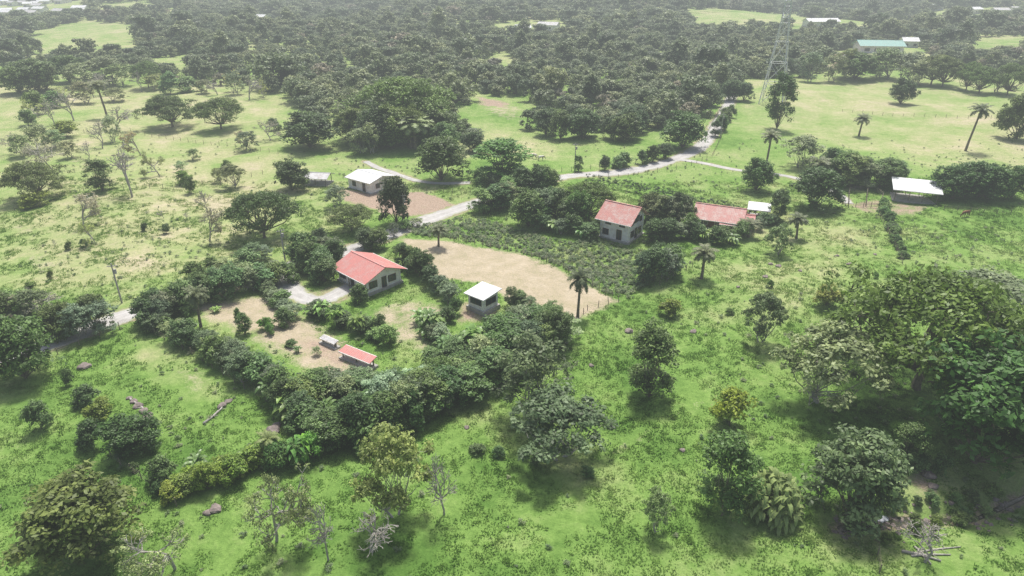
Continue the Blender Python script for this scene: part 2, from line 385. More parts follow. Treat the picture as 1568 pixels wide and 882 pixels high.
# ---------------------------------------------------------------- regions
def W_(pts): return [g0(*p) for p in pts]
ROADS = {'road': ([(1122,140),(1118,155),(1106,180),(1092,204),(1070,226),(1040,242),(1000,254),(940,264),(880,272),(830,283),(780,295),(720,313),(665,332),(610,355),(570,371),(530,385),(485,399),(430,413),(370,434),(250,474),(170,498),(90,525),(0,549),(-120,580)], 5.2),
 'driveway': ([(432,408),(440,432),(455,452),(480,462),(505,457),(525,446),(545,438)], 4.2),
 'farm_track': ([(1035,244),(1100,254),(1170,262),(1225,271),(1275,288),(1300,312)], 2.6),
 'dirt_track': ([(560,245),(590,258),(630,272),(680,281),(720,283)], 2.2)}
PAINT = [
 ('tan', [(612,366),(690,372),(790,384),(860,408),(948,458),(880,488),(800,476),(745,432),(655,424),(640,400)], 1.4, .95),
 ('soil', [(515,288),(560,292),(600,290),(650,293),(700,312),(655,330),(600,334),(560,318),(525,306)], 1.5, .85),
 ('tan', [(300,470),(400,455),(455,480),(520,515),(560,560),(520,600),(430,545),(360,512),(305,492)], 2.5, .8),
 ('soil', [(430,515),(520,515),(580,560),(570,590),(500,560)], 2, .6),
 ('tan', [(560,470),(640,455),(690,470),(660,540),(600,520)], 2, .6),
 ('soil', [(685,462),(765,462),(775,490),(700,495)], 1.5, .6),
 ('soil', [(470,445),(545,425),(560,450),(500,475),(462,470)], 1.2, .5),
 ('soil', [(1285,312),(1350,302),(1430,316),(1400,330),(1330,328)], 2, .6),
 ('soil', [(1055,345),(1150,342),(1190,332),(1160,360),(1080,368)], 1.5, .5),
 ('dry', [(0,330),(110,320),(250,370),(330,400),(200,440),(60,450),(0,430)], 10, 1.1),
 ('dry', [(-100,110),(420,130),(560,240),(500,330),(420,400),(-100,500)], 25, .7),
 ('dry', [(690,170),(820,205),(900,250),(700,240)], 8, .7),
 ('dry', [(1130,130),(1568,120),(1700,240),(1500,260),(1250,200)], 30, .75),
 ('dry', [(1050,400),(1250,350),(1350,420),(1200,520),(1060,500)], 10, .45),
 ('dry', [(210,520),(330,580),(340,610),(250,600),(190,560)], 3, .7),
 ('tan', [(245,560),(320,570),(335,605),(270,605)], 3, .4),
 ('dry', [(1350,700),(1568,690),(1600,860),(1300,830)], 5, .8),
 ('soil', [(1290,800),(1350,795),(1420,785),(1490,785),(1480,792),(1350,806),(1290,806)], 1.0, .6),
 ('soil', [(1385,690),(1430,700),(1440,760),(1400,760)], 1.5, .6),
 ('soil', [(1265,80),(1330,75),(1340,105),(1265,108)], 8, .9),
 ('tan', [(735,155),(800,165),(800,185),(745,175)], 5, .5),
 ('soil', [(730,150),(780,158),(776,166),(735,162)], 4, .9),
 ('dry', [(-400,-60),(2000,-60),(2000,100),(-400,100)], 40, .5),
 ('tan', [(935,692),(1010,648),(1078,610),(1082,615),(1014,654),(945,698)], .6, .5),
 ('tan', [(735,868),(800,838),(806,842),(742,873)], .5, .45),
]
for cx_, cy_, rw_ in [(185,378,45),(60,400,40),(290,352,28),(120,250,28),(1100,640,18),(985,530,18),(1220,470,20),(90,750,14),(1450,400,20),(40,680,14),(230,300,30),(30,350,30)]:
    PAINT.append(('tan', [(cx_-rw_,cy_),(cx_-rw_*.3,cy_-rw_*.3),(cx_+rw_,cy_-rw_*.1),(cx_+rw_*.5,cy_+rw_*.35)], 3.0, .45))
PW = []
for k, poly, soft, st in PAINT:
    pp = [(p[0], max(p[1], -55)) for p in poly]; PW.append((k, W_(pp), soft, st))
RW = {k: (W_(p), w) for k, (p, w) in ROADS.items()}
def inside(X, Y, P_):
    ins = np.zeros(np.shape(X), bool); n = len(P_)
    for i in range(n):
        x0, y0 = P_[i]; x1, y1 = P_[(i+1) % n]
        if y0 == y1: continue
        c = ((y0 > Y) != (y1 > Y)) & (X < (x1-x0)*(Y-y0)/(y1-y0)+x0); ins ^= c
    return ins
def masks(X, Y):
    o = {k: np.zeros(X.shape) for k in ('dry', 'soil', 'tan', 'road')}
    for k, P_, soft, st in PW:
        d = polydist(X, Y, P_+[P_[0]]); d = np.where(inside(X, Y, P_), d, -d)
        m = np.clip((d/soft+1)/2, 0, 1)*st; o[k] = np.maximum(o[k], m)
    for k, (pl, w) in RW.items():
        d = polydist(X, Y, pl); o['road'] = np.maximum(o['road'], np.clip((w/2+.4-d)/.5, 0, 1))
        o['soil'] = np.maximum(o['soil'], np.clip((w/2+1.2-d)/1.6, 0, .55))
    o['soil'] = np.maximum(o['soil'], np.clip((1.5-polydist(X, Y, CREEK))/1.2, 0, .62))
    return o

# ---------------------------------------------------------------- ground
def axis(a, b, lo, hi, step):
    c = list(np.arange(a, b+.01, step)); s = step; x = b
    while x < hi: s *= 1.12; x += s; c.append(x)
    s = step; x = a
    while x > lo: s *= 1.12; x -= s; c.insert(0, x)
    return np.array(c)
xs = axis(-190, 250, -5000, 5000, 1.1); ys = axis(38, 330, -1500, 7000, 1.1)
XX, YY = np.meshgrid(xs, ys); ZZ = hgt(XX, YY); nx, ny = len(xs), len(ys)
V = np.stack([XX, YY, ZZ], -1).reshape(-1, 3)
I = np.arange(nx*ny).reshape(ny, nx)
Fq = np.stack([I[:-1, :-1], I[:-1, 1:], I[1:, 1:], I[1:, :-1]], -1).reshape(-1, 4)
me = mk_mesh('ground', V, Fq, [M['ground']], smooth=True)
mk = masks(XX, YY)
for k in ('dry', 'soil', 'tan'):
    a = me.attributes.new(k, 'FLOAT', 'POINT'); a.data.foreach_set('value', mk[k].reshape(-1).astype(np.float32))
mk_obj('ground', me)

def ribbon(name, pl, w, mat, dz=.05, ns=7, wob=.25):
    pts = [np.array(p) for p in pl]; out = []
    for i in range(len(pts)-1):
        p0, p1, p2, p3 = pts[max(i-1,0)], pts[i], pts[i+1], pts[min(i+2, len(pts)-1)]
        k = max(2, int(np.linalg.norm(p2-p1)/1.2))
        for j in range(k):
            t = j/k; out.append(.5*((2*p1)+(-p0+p2)*t+(2*p0-5*p1+4*p2-p3)*t*t+(-p0+3*p1-3*p2+p3)*t**3))
    out.append(pts[-1]); out = np.array(out)
    d = np.gradient(out, axis=0); d /= np.linalg.norm(d, axis=1)[:, None]; nrm = np.stack([-d[:, 1], d[:, 0]], 1)
    V = []; E = []
    for i, (p, q) in enumerate(zip(out, nrm)):
        ww = w*(1+wob*.3*math.sin(i*.23)+wob*.2*math.sin(i*.71))
        for j in range(ns):
            f = j/(ns-1)*2-1; x, y = p+q*f*ww/2
            V.append((x, y, float(hgt(x, y))+dz-(.04 if abs(f) == 1 else 0))); E.append(abs(f))
    Fc = [[i*ns+j, i*ns+j+1, (i+1)*ns+j+1, (i+1)*ns+j] for i in range(len(out)-1) for j in range(ns-1)]
    me = mk_mesh(name, V, Fc, [mat], smooth=True)
    a = me.attributes.new('edge', 'FLOAT', 'POINT'); a.data.foreach_set('value', E)
    return mk_obj(name, me)
zz = .06
for k, (pl, w) in RW.items(): ribbon(k, pl, w, M['road'], zz); zz += .012
ribbon('creek_water', CREEK, .8, M['water'], .10, 5, 1.4)

# ---------------------------------------------------------------- instancing helper
def instancer(name, pts, rot, scl, idx, protos):
    col = bpy.data.collections.new(name+'_parts')
    for i, (nm, me) in enumerate(protos):
        o = bpy.data.objects.new('%02d_%s' % (i, nm), me); col.objects.link(o)
    me = bpy.data.meshes.new(name); me.vertices.add(len(pts)); me.vertices.foreach_set('co', np.asarray(pts, np.float32).reshape(-1))
    a = me.attributes.new('rot', 'FLOAT_VECTOR', 'POINT'); a.data.foreach_set('vector', np.asarray(rot, np.float32).reshape(-1))
    a = me.attributes.new('scl', 'FLOAT_VECTOR', 'POINT'); a.data.foreach_set('vector', np.asarray(scl, np.float32).reshape(-1))
    a = me.attributes.new('idx', 'INT', 'POINT'); a.data.foreach_set('value', np.asarray(idx, np.int32))
    o = mk_obj(name, me)
    ng = bpy.data.node_groups.new(name, 'GeometryNodeTree')
    ng.interface.new_socket('Geometry', in_out='INPUT', socket_type='NodeSocketGeometry')
    ng.interface.new_socket('Geometry', in_out='OUTPUT', socket_type='NodeSocketGeometry')
    N = ng.nodes; gi = N.new('NodeGroupInput'); go = N.new('NodeGroupOutput')
    ci = N.new('GeometryNodeCollectionInfo'); ci.inputs[0].default_value = col; ci.inputs[1].default_value = True; ci.inputs[2].default_value = True
    ip = N.new('GeometryNodeInstanceOnPoints'); ip.inputs['Pick Instance'].default_value = True
    def na(nm, t):
        q = N.new('GeometryNodeInputNamedAttribute'); q.data_type = t; q.inputs[0].default_value = nm; return q.outputs[0]
    er = N.new('FunctionNodeEulerToRotation'); l = ng.links.new
    l(na('rot', 'FLOAT_VECTOR'), er.inputs[0]); l(er.outputs[0], ip.inputs['Rotation'])
    l(na('scl', 'FLOAT_VECTOR'), ip.inputs['Scale']); l(na('idx', 'INT'), ip.inputs['Instance Index'])
    l(gi.outputs[0], ip.inputs['Points']); l(ci.outputs[0], ip.inputs['Instance']); l(ip.outputs[0], go.inputs[0])
    md = o.modifiers.new('scatter', 'NODES'); md.node_group = ng
    return o

# grass: patches of tufts (about 3 m across), laid over the pasture
def patch_mesh(seed, ntuft, size, k=1.0):
    r = np.random.default_rng(seed); N = ntuft*12
    tc = r.uniform(-size/2, size/2, (ntuft, 2)); th = r.uniform(.14, .34, ntuft)*k; tt = r.random(ntuft)
    c = np.repeat(tc, 12, 0); h = np.repeat(th, 12); T = np.clip(np.repeat(tt, 12)+r.normal(size=N)*.15, 0, 1)
    a = r.random(N)*6.28; q = .30*k*np.sqrt(r.random(N)); bx = c[:, 0]+q*np.cos(a); by = c[:, 1]+q*np.sin(a)
    a2 = a+r.normal(size=N)*.8; le = .45+.7*r.random(N); ln = h*(.7+.7*r.random(N)); w = (.03+.025*r.random(N))*k
    b = np.stack([bx, by, np.full(N, -.04)], 1); t = np.stack([np.cos(a2)*np.sin(le), np.sin(a2)*np.sin(le), np.cos(le)], 1)*ln[:, None]
    s = np.stack([-np.sin(a2)*w, np.cos(a2)*w, 0*w], 1)
    tip = b+t; tip[:, 2] -= .15*ln
    V = np.stack([b-s, b+s, b+t*.6+s*.8, tip, b+t*.6-s*.8], 1).reshape(-1, 3)
    i = np.arange(N)[:, None]*5
    F_ = np.concatenate([i+[0, 1, 2, 4]], 0).tolist()+np.concatenate([i+[4, 2, 3]], 0).tolist()
    return mk_mesh('grass_patch', V, F_, [M['grass']], tint=np.repeat(T, 5))
tp = [('patch', patch_mesh(1, 26, 3)), ('patch', patch_mesh(2, 18, 3)), ('patch', patch_mesh(3, 10, 3, 1.2)), ('patch', patch_mesh(4, 34, 3.2)), ('patch', patch_mesh(5, 14, 2.4, 1.3))]
def scatter_pts(n, y0, y1, marg=14):
    y = rng.uniform(y0, y1, n*2); hw = .75*(.9*y+24)+marg
    x = rng.uniform(-1, 1, n*2)*(.75*(.9*y1+24)+marg); k = np.abs(x) < hw
    return x[k], y[k]
gx, gy = [], []
for y in np.arange(38, 180, 2.5):
    st = 2.5; hw = .75*(.9*y+24)+14; x = np.arange(-hw, hw, st); gx.append(x+rng.uniform(-.9, .9, len(x))); gy.append(y+rng.uniform(-.9, .9, len(x)))
gx = np.concatenate(gx); gy = np.concatenate(gy); mm = masks(gx, gy)
patch = np.sin(gx/5.1+np.sin(gy/6.3)*2)*np.sin(gy/5.7+np.sin(gx/7.1)*2)
near_road = np.min([polydist(gx, gy, pl)-w/2 for pl, w in RW.values()], axis=0)
keep = (mm['soil'] < .3) & (mm['tan'] < .3) & (near_road > 1.6) & (rng.random(len(gx)) < .85+.3*patch-.45*mm['dry'])
gx, gy, patch = gx[keep], gy[keep], patch[keep]; n_ = len(gx)
gz = hgt(gx, gy); sx_ = (hgt(gx+1, gy)-hgt(gx-1, gy))/2; sy_ = (hgt(gx, gy+1)-hgt(gx, gy-1))/2
s = .85+.35*rng.random(n_); hz_ = (.75+.45*rng.random(n_))*(1+.3*patch)*np.where(gy > 130, 1.2, 1)
yaw = rng.random(n_)*6.28
tx, ty = np.arctan(sy_), -np.arctan(sx_)
rx = tx*np.cos(yaw)+ty*np.sin(yaw); ry = -tx*np.sin(yaw)+ty*np.cos(yaw)
instancer('pasture_grass', np.stack([gx, gy, gz], 1), np.stack([rx, ry, yaw], 1), np.stack([s, s, hz_], 1), rng.integers(0, 5, n_), tp)

# ---------------------------------------------------------------- distant forest
FL = [mat_leaf('leaf_forest_dark', (.078,.108,.050), False), mat_leaf('leaf_forest_mid', (.115,.145,.068), False), mat_leaf('leaf_forest_olive', (.145,.172,.082), False), mat_leaf('leaf_forest_brown', (.16,.155,.105), False)]
fp = []
for i, (m, H, W, b, nl, nc, cr_, flat) in enumerate([(0,9,10,0,10,90,1.25,.7),(1,8,11,0,11,95,1.2,.6),(1,10,9,0,10,85,1.15,.7),(2,7.5,10,0,10,80,1.05,.55),(0,8,15,.1,16,130,1.35,.45),(3,7,9,.03,9,60,.95,.5),(1,8,15,.1,16,125,1.3,.45),(2,8,14,.1,15,120,1.3,.45)]):
    fp.append(('forest_tree', tree('forest_tree_mesh%d'%i, 200+i, FL[m], H, W, b, nl, nc, cr_, 20, .85, .5, dens_in=.15, lobe_r=.28, lobe_h=.22, trunk_r=.2, flat=flat, twig=.05, zl=.25, skirt=.7)[0]))
bu = [-600,0,120,200,300,400,440,480,500,690,696,740,800,900,1000,1080,1112,1140,1280,1300,1568,2200]
bv = [104,106,112,118,126,134,150,183,200,208,165,168,196,204,204,188,152,126,116,100,110,110]
HOLES = [[(45,44),(130,32),(212,42),(215,88),(55,94)], [(1050,22),(1220,12),(1250,40),(1060,44)], [(730,88),(785,80),(795,116),(738,120)], [(725,150),(810,162),(812,192),(725,178)],
 [(1262,78),(1400,60),(1430,98),(1345,102),(1330,112),(1262,112)], [(-60,2),(135,2),(135,30),(-60,34)], [(1215,26),(1300,26),(1300,48),(1215,48)], [(-40,64),(40,60),(55,88),(-40,92)],
 [(85,112),(150,98),(190,112),(150,124)], [(370,112),(430,100),(445,124),(380,128)], [(1430,122),(1510,114),(1510,132),(1450,136)],
 [(1400,18),(1568,12),(1568,28),(1400,32)],[(1480,68),(1568,60),(1568,84),(1490,88)],
 [(755,40),(870,36),(870,56),(755,60)],[(345,26),(450,22),(450,40),(345,42)],[(1300,34),(1400,28),(1400,46),(1300,50)],[(0,96),(60,90),(80,104),(0,108)],[(230,96),(290,88),(305,114),(240,116)],[(560,60),(620,56),(625,72),(565,76)],[(150,16),(230,14),(230,28),(150,30)]]
def make_forest():
    P_, Rt, S_, I_ = [], [], [], []
    y = 225.
    while y < 2000:
        st = 7.8 if y < 500 else 7.8+(y-500)*.009
        x = np.arange(-1400, 1400, st); x = x+rng.uniform(-.5, .5, len(x))*st; yy = y+rng.uniform(-.5, .5, len(x))*st
        u, v = topix(x, yy)
        ok = (v < np.interp(u, bu, bv)+rng.normal(size=len(x))*2.5) & (np.abs(x) < .85*yy+70)
        for H_ in HOLES: ok &= ~inside(u, v, H_)
        big = np.sin(x/41+2)*np.sin(yy/57)+.6*np.sin(x/17+yy/23)
        ok &= rng.random(len(x)) < .95+.14*big
        x, yy, big = x[ok], yy[ok], big[ok]; n = len(x)
        if n:
            s = (.6+.5*rng.random(n)**1.5)*(1+.16*big)*np.where(rng.random(n) > .88, 1.65, 1)*(st/7.8)**.75
            P_.append(np.stack([x, yy, hgt(x, yy)-.3], 1)); Rt.append(np.stack([0*x, 0*x, rng.random(n)*6.28], 1))
            S_.append(np.stack([s, s, s*(.75+.4*rng.random(n))*(st/7.8)**-.4], 1)); I_.append(rng.choice(8, n, p=[.18,.21,.16,.18,.06,.06,.08,.07]))
        y += st
    return [np.concatenate(a) for a in (P_, Rt, S_, I_)]
fa = make_forest()
instancer('distant_forest', *fa, fp)

wp = []
for i in range(3):
    wp.append(('weed', tree('weed_mesh%d'%i, 300+i, mat_leaf('leaf_weed%d'%i, [(.13,.175,.08),(.155,.185,.10),(.11,.165,.065)][i], False), 1.0, 1.6, .0, 4, 16, .3, 18, .2, .1, trunk_r=.03, twig=.1)[0]))
WP = W_([(625,350),(700,334),(775,345),(870,372),(930,368),(1000,395),(1000,430),(960,450),(930,446),(862,405),(790,382),(700,368),(640,364)])
def in_poly_pts(poly, n):
    a = np.array(poly); x = rng.uniform(a[:, 0].min(), a[:, 0].max(), n); y = rng.uniform(a[:, 1].min(), a[:, 1].max(), n); k = inside(x, y, poly); return x[k], y[k]
x1, y1 = in_poly_pts(WP, 4600)
x2, y2 = scatter_pts(4600, 40, 225); m2 = masks(x2, y2); k = (m2['road'] < .1) & (m2['tan'] < .5) & (m2['soil'] < .6) & (np.sin(x2/13+1)*np.sin(y2/17)+.5*rng.normal(size=len(x2)) > .25); x2, y2 = x2[k], y2[k]
wx = np.concatenate([x1, x2]); wy = np.concatenate([y1, y2]); n_ = len(wx)
s = .3+.6*rng.random(n_)**1.3; s[len(x1):] *= .75
instancer('weeds', np.stack([wx, wy, hgt(wx, wy)], 1), np.stack([0*wx, 0*wx, rng.random(n_)*6.28], 1), np.stack([s, s, s*.8], 1), rng.integers(0, 3, n_), wp)

# ---------------------------------------------------------------- named trees
DK=(.75,.8,.75); OL=(1.2,1.12,.8); GY=(1.1,1.1,1.25); YL=(2.0,1.6,.8); BR=(1.25,1.12,1.05); LG=(1.35,1.35,1.2); PL=(1.3,1.32,1.25)
B('mango',38,732,204,864,(1.5,1.25,1.0),0)
B('semi',195,785,320,885,(1.1,1.15,1.2)); B('semi',345,708,478,838); B('bare',462,758,528,858); B('bare',520,765,612,852)
B('guac',533,655,668,800,(1.15,1.15,.7),1); B('bare',640,690,715,790)
B('guac',768,588,945,716,(.85,.95,.8),0); B('thin',752,508,885,640,(1.0,1.0,.8))
B('tall',955,503,1042,612,(1.35,1.25,1.1)); B('guac',1136,444,1206,528,(.95,1.0,.85)); B('bush',1090,596,1152,656,(2.2,1.75,.7)); B('bush',1008,455,1046,485,YL)
B('bush',1245,435,1290,470,(2.8,1.9,1.3)); B('tall',1068,668,1168,786,(.9,1.05,.8)); B('hel',1140,700,1238,792); B('thin',984,750,1032,814,(1.1,1.2,.9))
B('mango',1240,663,1392,802,(1.45,1.35,1.7),1); B('guac',1184,494,1362,634,(1.15,1.15,1.0),2); B('umb',1258,412,1600,612,(1.15,1.25,.7),0); B('mango',1404,528,1640,728,(1.0,1.35,.9),2)
B('tall',1372,650,1420,712); B('thin',1440,425,1600,500,(.8,.85,.8)); B('guac',1166,343,1222,392,(.8,.95,.7)); B('palm',1056,380,1098,428); B('palm',866,418,906,486); B('palm',656,345,686,378)
B('palm',283,443,320,502); B('tallpalm',1160,205,1192,262); B('palm',1306,178,1330,208); B('tallpalm',1472,164,1504,230); B('palm',1232,244,1268,285); B('palm',1207,330,1238,366); B('tallpalm',144,128,172,180)
B('bush',92,565,112,590); B('bush',108,588,150,622); B('bush',130,612,172,640,YL); B('bush',112,642,160,688,DK); B('mango',152,636,238,702,(.9,1.05,.8)); B('bush',222,698,268,742)
B('bush',36,615,78,660,GY); row(['bush'],[(262,765),(330,745),(390,715)],10,(34,54),(30,42),8,[YL,OL,(1.6,1.5,.7)]); B('palm',392,665,428,705,(1.2,1.3,.9)); B('ban',330,690,375,730,(1.2,1.2,.8)); B('ban',365,675,400,712,(1.2,1.2,.8)); B('ban',280,690,320,725)
row(['bush'],[(170,690),(200,720),(250,760)],3,(16,24),(14,20),3)
row(['bush','bush','ban'],[(410,720),(450,715),(490,700)],6,(36,52),(34,48),6,[(1,1.3,.7),(.9,1.1,.8)])
row(['bush','thin'],[(225,505),(300,538),(360,572)],9,(34,54),(28,44),5)
row(['tall','bush','thin','ban'],[(350,560),(410,605),(460,650),(490,685)],14,(44,66),(40,56),10)
# main hedge belt
row(['tall','mango','thin'],[(450,635),(510,622),(560,618)],8,(60,84),(50,64),8,[LG,(1,1,1)])
row(['mango','tall','bush','thin'],[(500,690),(570,672),(640,648),(700,618)],14,(58,92),(50,76),9,[(.95,1.05,.85),(1.2,1.25,1.1),(.85,.95,.8),(1.4,1.35,1.4)])
row(['mango','tall','thin'],[(575,645),(640,620),(720,585),(790,545)],13,(56,88),(46,72),9,[(.95,1.05,.85),(1.2,1.25,1.1),(1.35,1.35,1.4)])
row(['mango','thin','tall'],[(700,620),(760,585),(820,545),(875,520)],10,(54,80),(44,66),8,[(1,1.05,.9),(1.35,1.3,1.2)])
row(['thin','tall','bush'],[(680,565),(730,540),(790,510),(850,500)],9,(44,66),(34,48),8)
B('ban',525,590,585,655,(1.1,1.2,1)); B('ban',690,490,745,540,(1.1,1.2,1)); B('ban',418,575,455,620); B('ban',735,500,775,545); B('ban',640,470,680,510); B('ban',600,570,640,612); B('ban',480,600,520,645)
row(['bush','tall','ban'],[(480,490),(520,500),(570,515),(595,530)],10,(26,46),(22,40),9,[LG,(1,1,1),OL])
row(['bush','ban','thin'],[(640,500),(665,520),(680,545),(650,560)],9,(28,48),(24,42),9)
row(['bush','thin'],[(670,440),(695,465),(690,495)],7,(22,38),(22,36),6); row(['bush','thin'],[(785,470),(808,482)],4,(28,40),(26,36),5)
B('tall',360,480,386,512,LG); B('bush',396,486,420,506,(1.2,1.6,.7)); B('bush',416,470,452,500); row(['bush','thin'],[(405,455),(430,470),(455,490)],6,(24,42),(20,34),7); B('bush',534,434,566,464,DK)
row(['bush','thin','ban'],[(330,480),(420,520),(500,560)],7,(12,24),(12,22),14,[LG,(1,1,1)])
row(['bush','tall'],[(622,405),(645,425),(662,440)],6,(28,40),(30,42),4,[DK,(1,1,1)]); B('tall',600,372,632,408,DK)
row(['tall','bush','mango'],[(455,400),(480,420),(500,440)],8,(34,50),(36,54),8,[DK,(1,1,1),(.85,1,.8)]); row(['mango','thin'],[(478,380),(510,398),(515,415)],5,(34,46),(30,42),5)
row(['bush','thin','tall'],[(440,435),(400,440),(340,455),(290,470)],14,(34,56),(34,50),7,[(1.1,1.1,1.1),BR,(1.2,1.2,1.3)])
row(['thin','bush','mango'],[(290,480),(250,492),(215,500)],8,(40,60),(36,50),7,[(1.2,1.1,1.2),GY,(1,1,1)])
row(['thin','mango','dry'],[(150,505),(110,518),(70,525)],6,(50,70),(44,60),7,[BR,GY]); row(['thin','dry','bush'],[(60,490),(20,485),(0,500)],4,(50,70),(36,50),7,[BR])
B('mango',-30,490,80,586,(.95,1.1,.85)); B('mango',-60,440,20,500,BR)
row(['thin','bush'],[(420,395),(350,415),(290,430)],6,(30,44),(22,34),6,[BR,GY,(1,1,1)]); row(['mango'],[(560,380),(585,385)],2,(38,46),(28,36),3)
# left field
B('umb',342,290,458,368,(.85,.95,.9),1); B('dry',292,318,340,370,PL); B('dry',90,300,150,352,PL); B('umb',0,246,100,306,(1.6,1.4,1.4),0); B('bush',28,294,70,318,YL); B('tall',128,246,175,292,OL); B('bare',164,220,220,302); B('semi',218,228,262,270); B('guac',330,250,376,288,BR)
B('dry',40,215,110,262,PL); B('bare',150,160,200,200); B('semi',120,330,160,372,PL); B('bare',300,290,330,330); B('bare',60,150,95,190); B('dry',395,185,430,215,PL)
B('mango',416,246,472,292,(1.2,1.1,1)); B('thin',358,200,396,230); B('umb',298,150,372,197,(.95,1,.9),1); B('umb',218,146,300,194,(1.1,1.1,1),0); B('bush',80,186,120,210,YL); B('bare',84,140,130,184); B('dry',190,200,234,238,OL)
B('mango',430,176,514,226,DK); row(['mango','umb','tall'],[(520,215),(580,222),(640,222),(690,215)],10,(50,80),(40,60),6,[(1,1,1),DK,LG,BR]); B('umb',540,120,700,200,(1.3,1.4,1.05),1)
row(['mango','palm','thin'],[(540,235),(600,230),(700,225)],7,(36,56),(34,50),5,[(1,1,1),LG])
B('mango',577,272,632,342,(.95,.8,.9)); B('mango',632,212,716,277,(1.25,1.2,.85)); B('tall',722,214,812,276,(1.1,1.45,.9)); B('umb',498,315,575,352,(1.4,1.3,1.3),1); B('thin',494,282,536,318,GY); row(['bush','thin'],[(640,345),(600,365),(560,375)],4,(20,30),(16,24),4)
B('bush',246,343,262,358,DK); row(['thin','bare','thin'],[(0,240),(60,230),(130,240),(180,210)],8,(30,52),(26,44),10,[BR,OL,PL])
row(['bare','thin','bush','semi'],[(20,190),(90,165),(160,150),(260,140),(420,150)],20,(22,44),(18,34),12,[BR,OL,PL])
row(['thin','bush','dry'],[(300,240),(260,260),(300,300),(420,200)],8,(14,28),(14,26),16,[(1,1,1),OL,PL])
row(['bush','bare'],[(100,420),(30,440),(60,380),(300,330),(420,330)],12,(8,20),(7,16),24,[OL,(1,1,1)])
row(['mango','umb','thin'],[(0,150),(60,135),(130,128),(230,130)],8,(44,70),(32,48),8,[BR,(1,1,1),LG])
# centre / road side
row(['mango','tall','thin'],[(735,325),(770,318),(800,300),(850,290)],10,(34,54),(30,44),6,[LG,(1,1,1)]); row(['thin','bush'],[(740,290),(800,280)],4,(24,34),(20,30),5)
row(['mango','tall','thin'],[(800,345),(850,340),(890,345)],7,(40,60),(40,56),7,[(1,1,1),BR,(1,1.2,.9)]); B('umb',856,278,948,338,(.95,1.05,.85),1)
row(['bush','tall','thin','ban'],[(905,365),(870,358),(830,350)],6,(26,38),(24,34),5)
row(['mango','thin','tall'],[(988,345),(1020,340),(1055,345)],7,(40,58),(38,52),5,[(1.1,1.05,1),BR]); row(['bush','tall','thin'],[(1000,368),(1030,366),(1070,362)],7,(30,42),(26,36),5)
row(['thin','tall'],[(990,438),(1015,430),(1035,412)],5,(36,50),(40,56),6,[GY,(1.2,1.15,1.1)]); row(['ban','palm','bush'],[(1060,362),(1090,375),(1120,372),(1160,362)],7,(26,36),(20,28),4)
B('tall',1176,292,1212,338); row(['bush','thin'],[(1160,352),(1185,345)],3,(22,30),(16,22),4)
row(['bush','tall','mango'],[(885,262),(940,258),(990,250),(1035,240)],7,(18,36),(16,26),5,[(1,1,1),DK])
B('mango',1012,176,1082,226,(.9,1.1,.85)); B('mango',934,178,982,216,OL); row(['mango','tall'],[(820,205),(880,212),(1000,205)],7,(38,56),(32,44),6)
row(['thin','mango'],[(700,250),(730,225),(690,205)],4,(26,40),(20,30),6)
# right
B('tall',1174,120,1218,196,(.8,.9,.75)); B('thin',1194,206,1264,256); B('mango',1136,246,1186,292,(.85,1.1,.75)); B('mango',1210,258,1292,320,(.85,1,.75)); row(['mango','thin','tall'],[(1265,275),(1310,285),(1350,285),(1375,280)],11,(40,60),(36,50),5,[(.9,1,.85),BR,(1.1,1.1,1)])
row(['mango','tall'],[(1460,305),(1500,305),(1560,305)],6,(46,64),(40,52),5,[(.95,1.1,.85)]); B('mango',1364,124,1402,158,(.8,.85,.8)); B('mango',1534,146,1600,212,BR)
row(['mango','umb','thin'],[(1240,125),(1330,118),(1420,128),(1500,140),(1568,148)],14,(44,66),(34,46),7,[(1,1,1),(1.1,1.2,1),BR])
row(['mango','tall'],[(1115,155),(1150,152)],3,(24,34),(24,30),5); row(['bush','tall'],[(1095,215),(1108,195),(1120,175)],5,(16,24),(18,26),3)
row(['bush'],[(1350,315),(1365,350),(1385,395)],22,(12,22),(9,15),4,[(1,1.1,.9)])
row(['bush'],[(960,500),(1060,520),(1250,400),(1400,450)],4,(10,18),(9,14),10,[(1.3,1.4,1)])
row(['bush'],[(1400,735),(1380,700),(1450,740)],4,(26,40),(24,34),8); row(['bush'],[(1290,815),(1360,830),(1500,800)],5,(16,30),(14,22),8,[OL])
row(['bush'],[(1300,792),(1340,784),(1400,774),(1460,768),(1530,750)],9,(14,26),(10,18),5,[OL,(1,1,1),LG]); row(['bush'],[(1380,800),(1450,796),(1540,780)],5,(14,24),(9,14),4,[OL,LG])
row(['bush'],[(700,690),(880,730),(930,740)],4,(18,30),(12,20),8,[(1.2,1.2,1.2)])

def hedge(name, pl, w, h, leafm, seed=5):
    r = np.random.default_rng(seed); C = []
    for (x0, y0), (x1, y1) in zip(pl[:-1], pl[1:]):
        L = math.hypot(x1-x0, y1-y0)
        for i in range(int(L*9)):
            t = r.random(); nx_, ny_ = -(y1-y0)/L, (x1-x0)/L; o = r.uniform(-w/2, w/2); x = x0+(x1-x0)*t+nx_*o; y = y0+(y1-y0)*t+ny_*o
            C.append((x, y, float(hgt(x, y))+h*r.random()**.6))
    C = np.array(C); Vv, T = leaves(r, C, np.full(len(C), .4), 30, .22, .12, np.clip(.5+r.normal(size=len(C))*.15, 0, 1))
    me = mk_mesh(name, Vv, np.arange(len(Vv)).reshape(-1, 4), [leafm], tint=T); o = mk_obj(name, me); o.color = (1,1,1,1); return o
hedge('cypress_hedge', W_([(897,284),(950,290),(1005,300),(1060,313),(1110,322)]), 1.6, 2.8, LM['ced'])
hedge('cypress_hedge', W_([(1110,322),(1170,335)]), 1.3, 2.2, LM['ced'], 6)

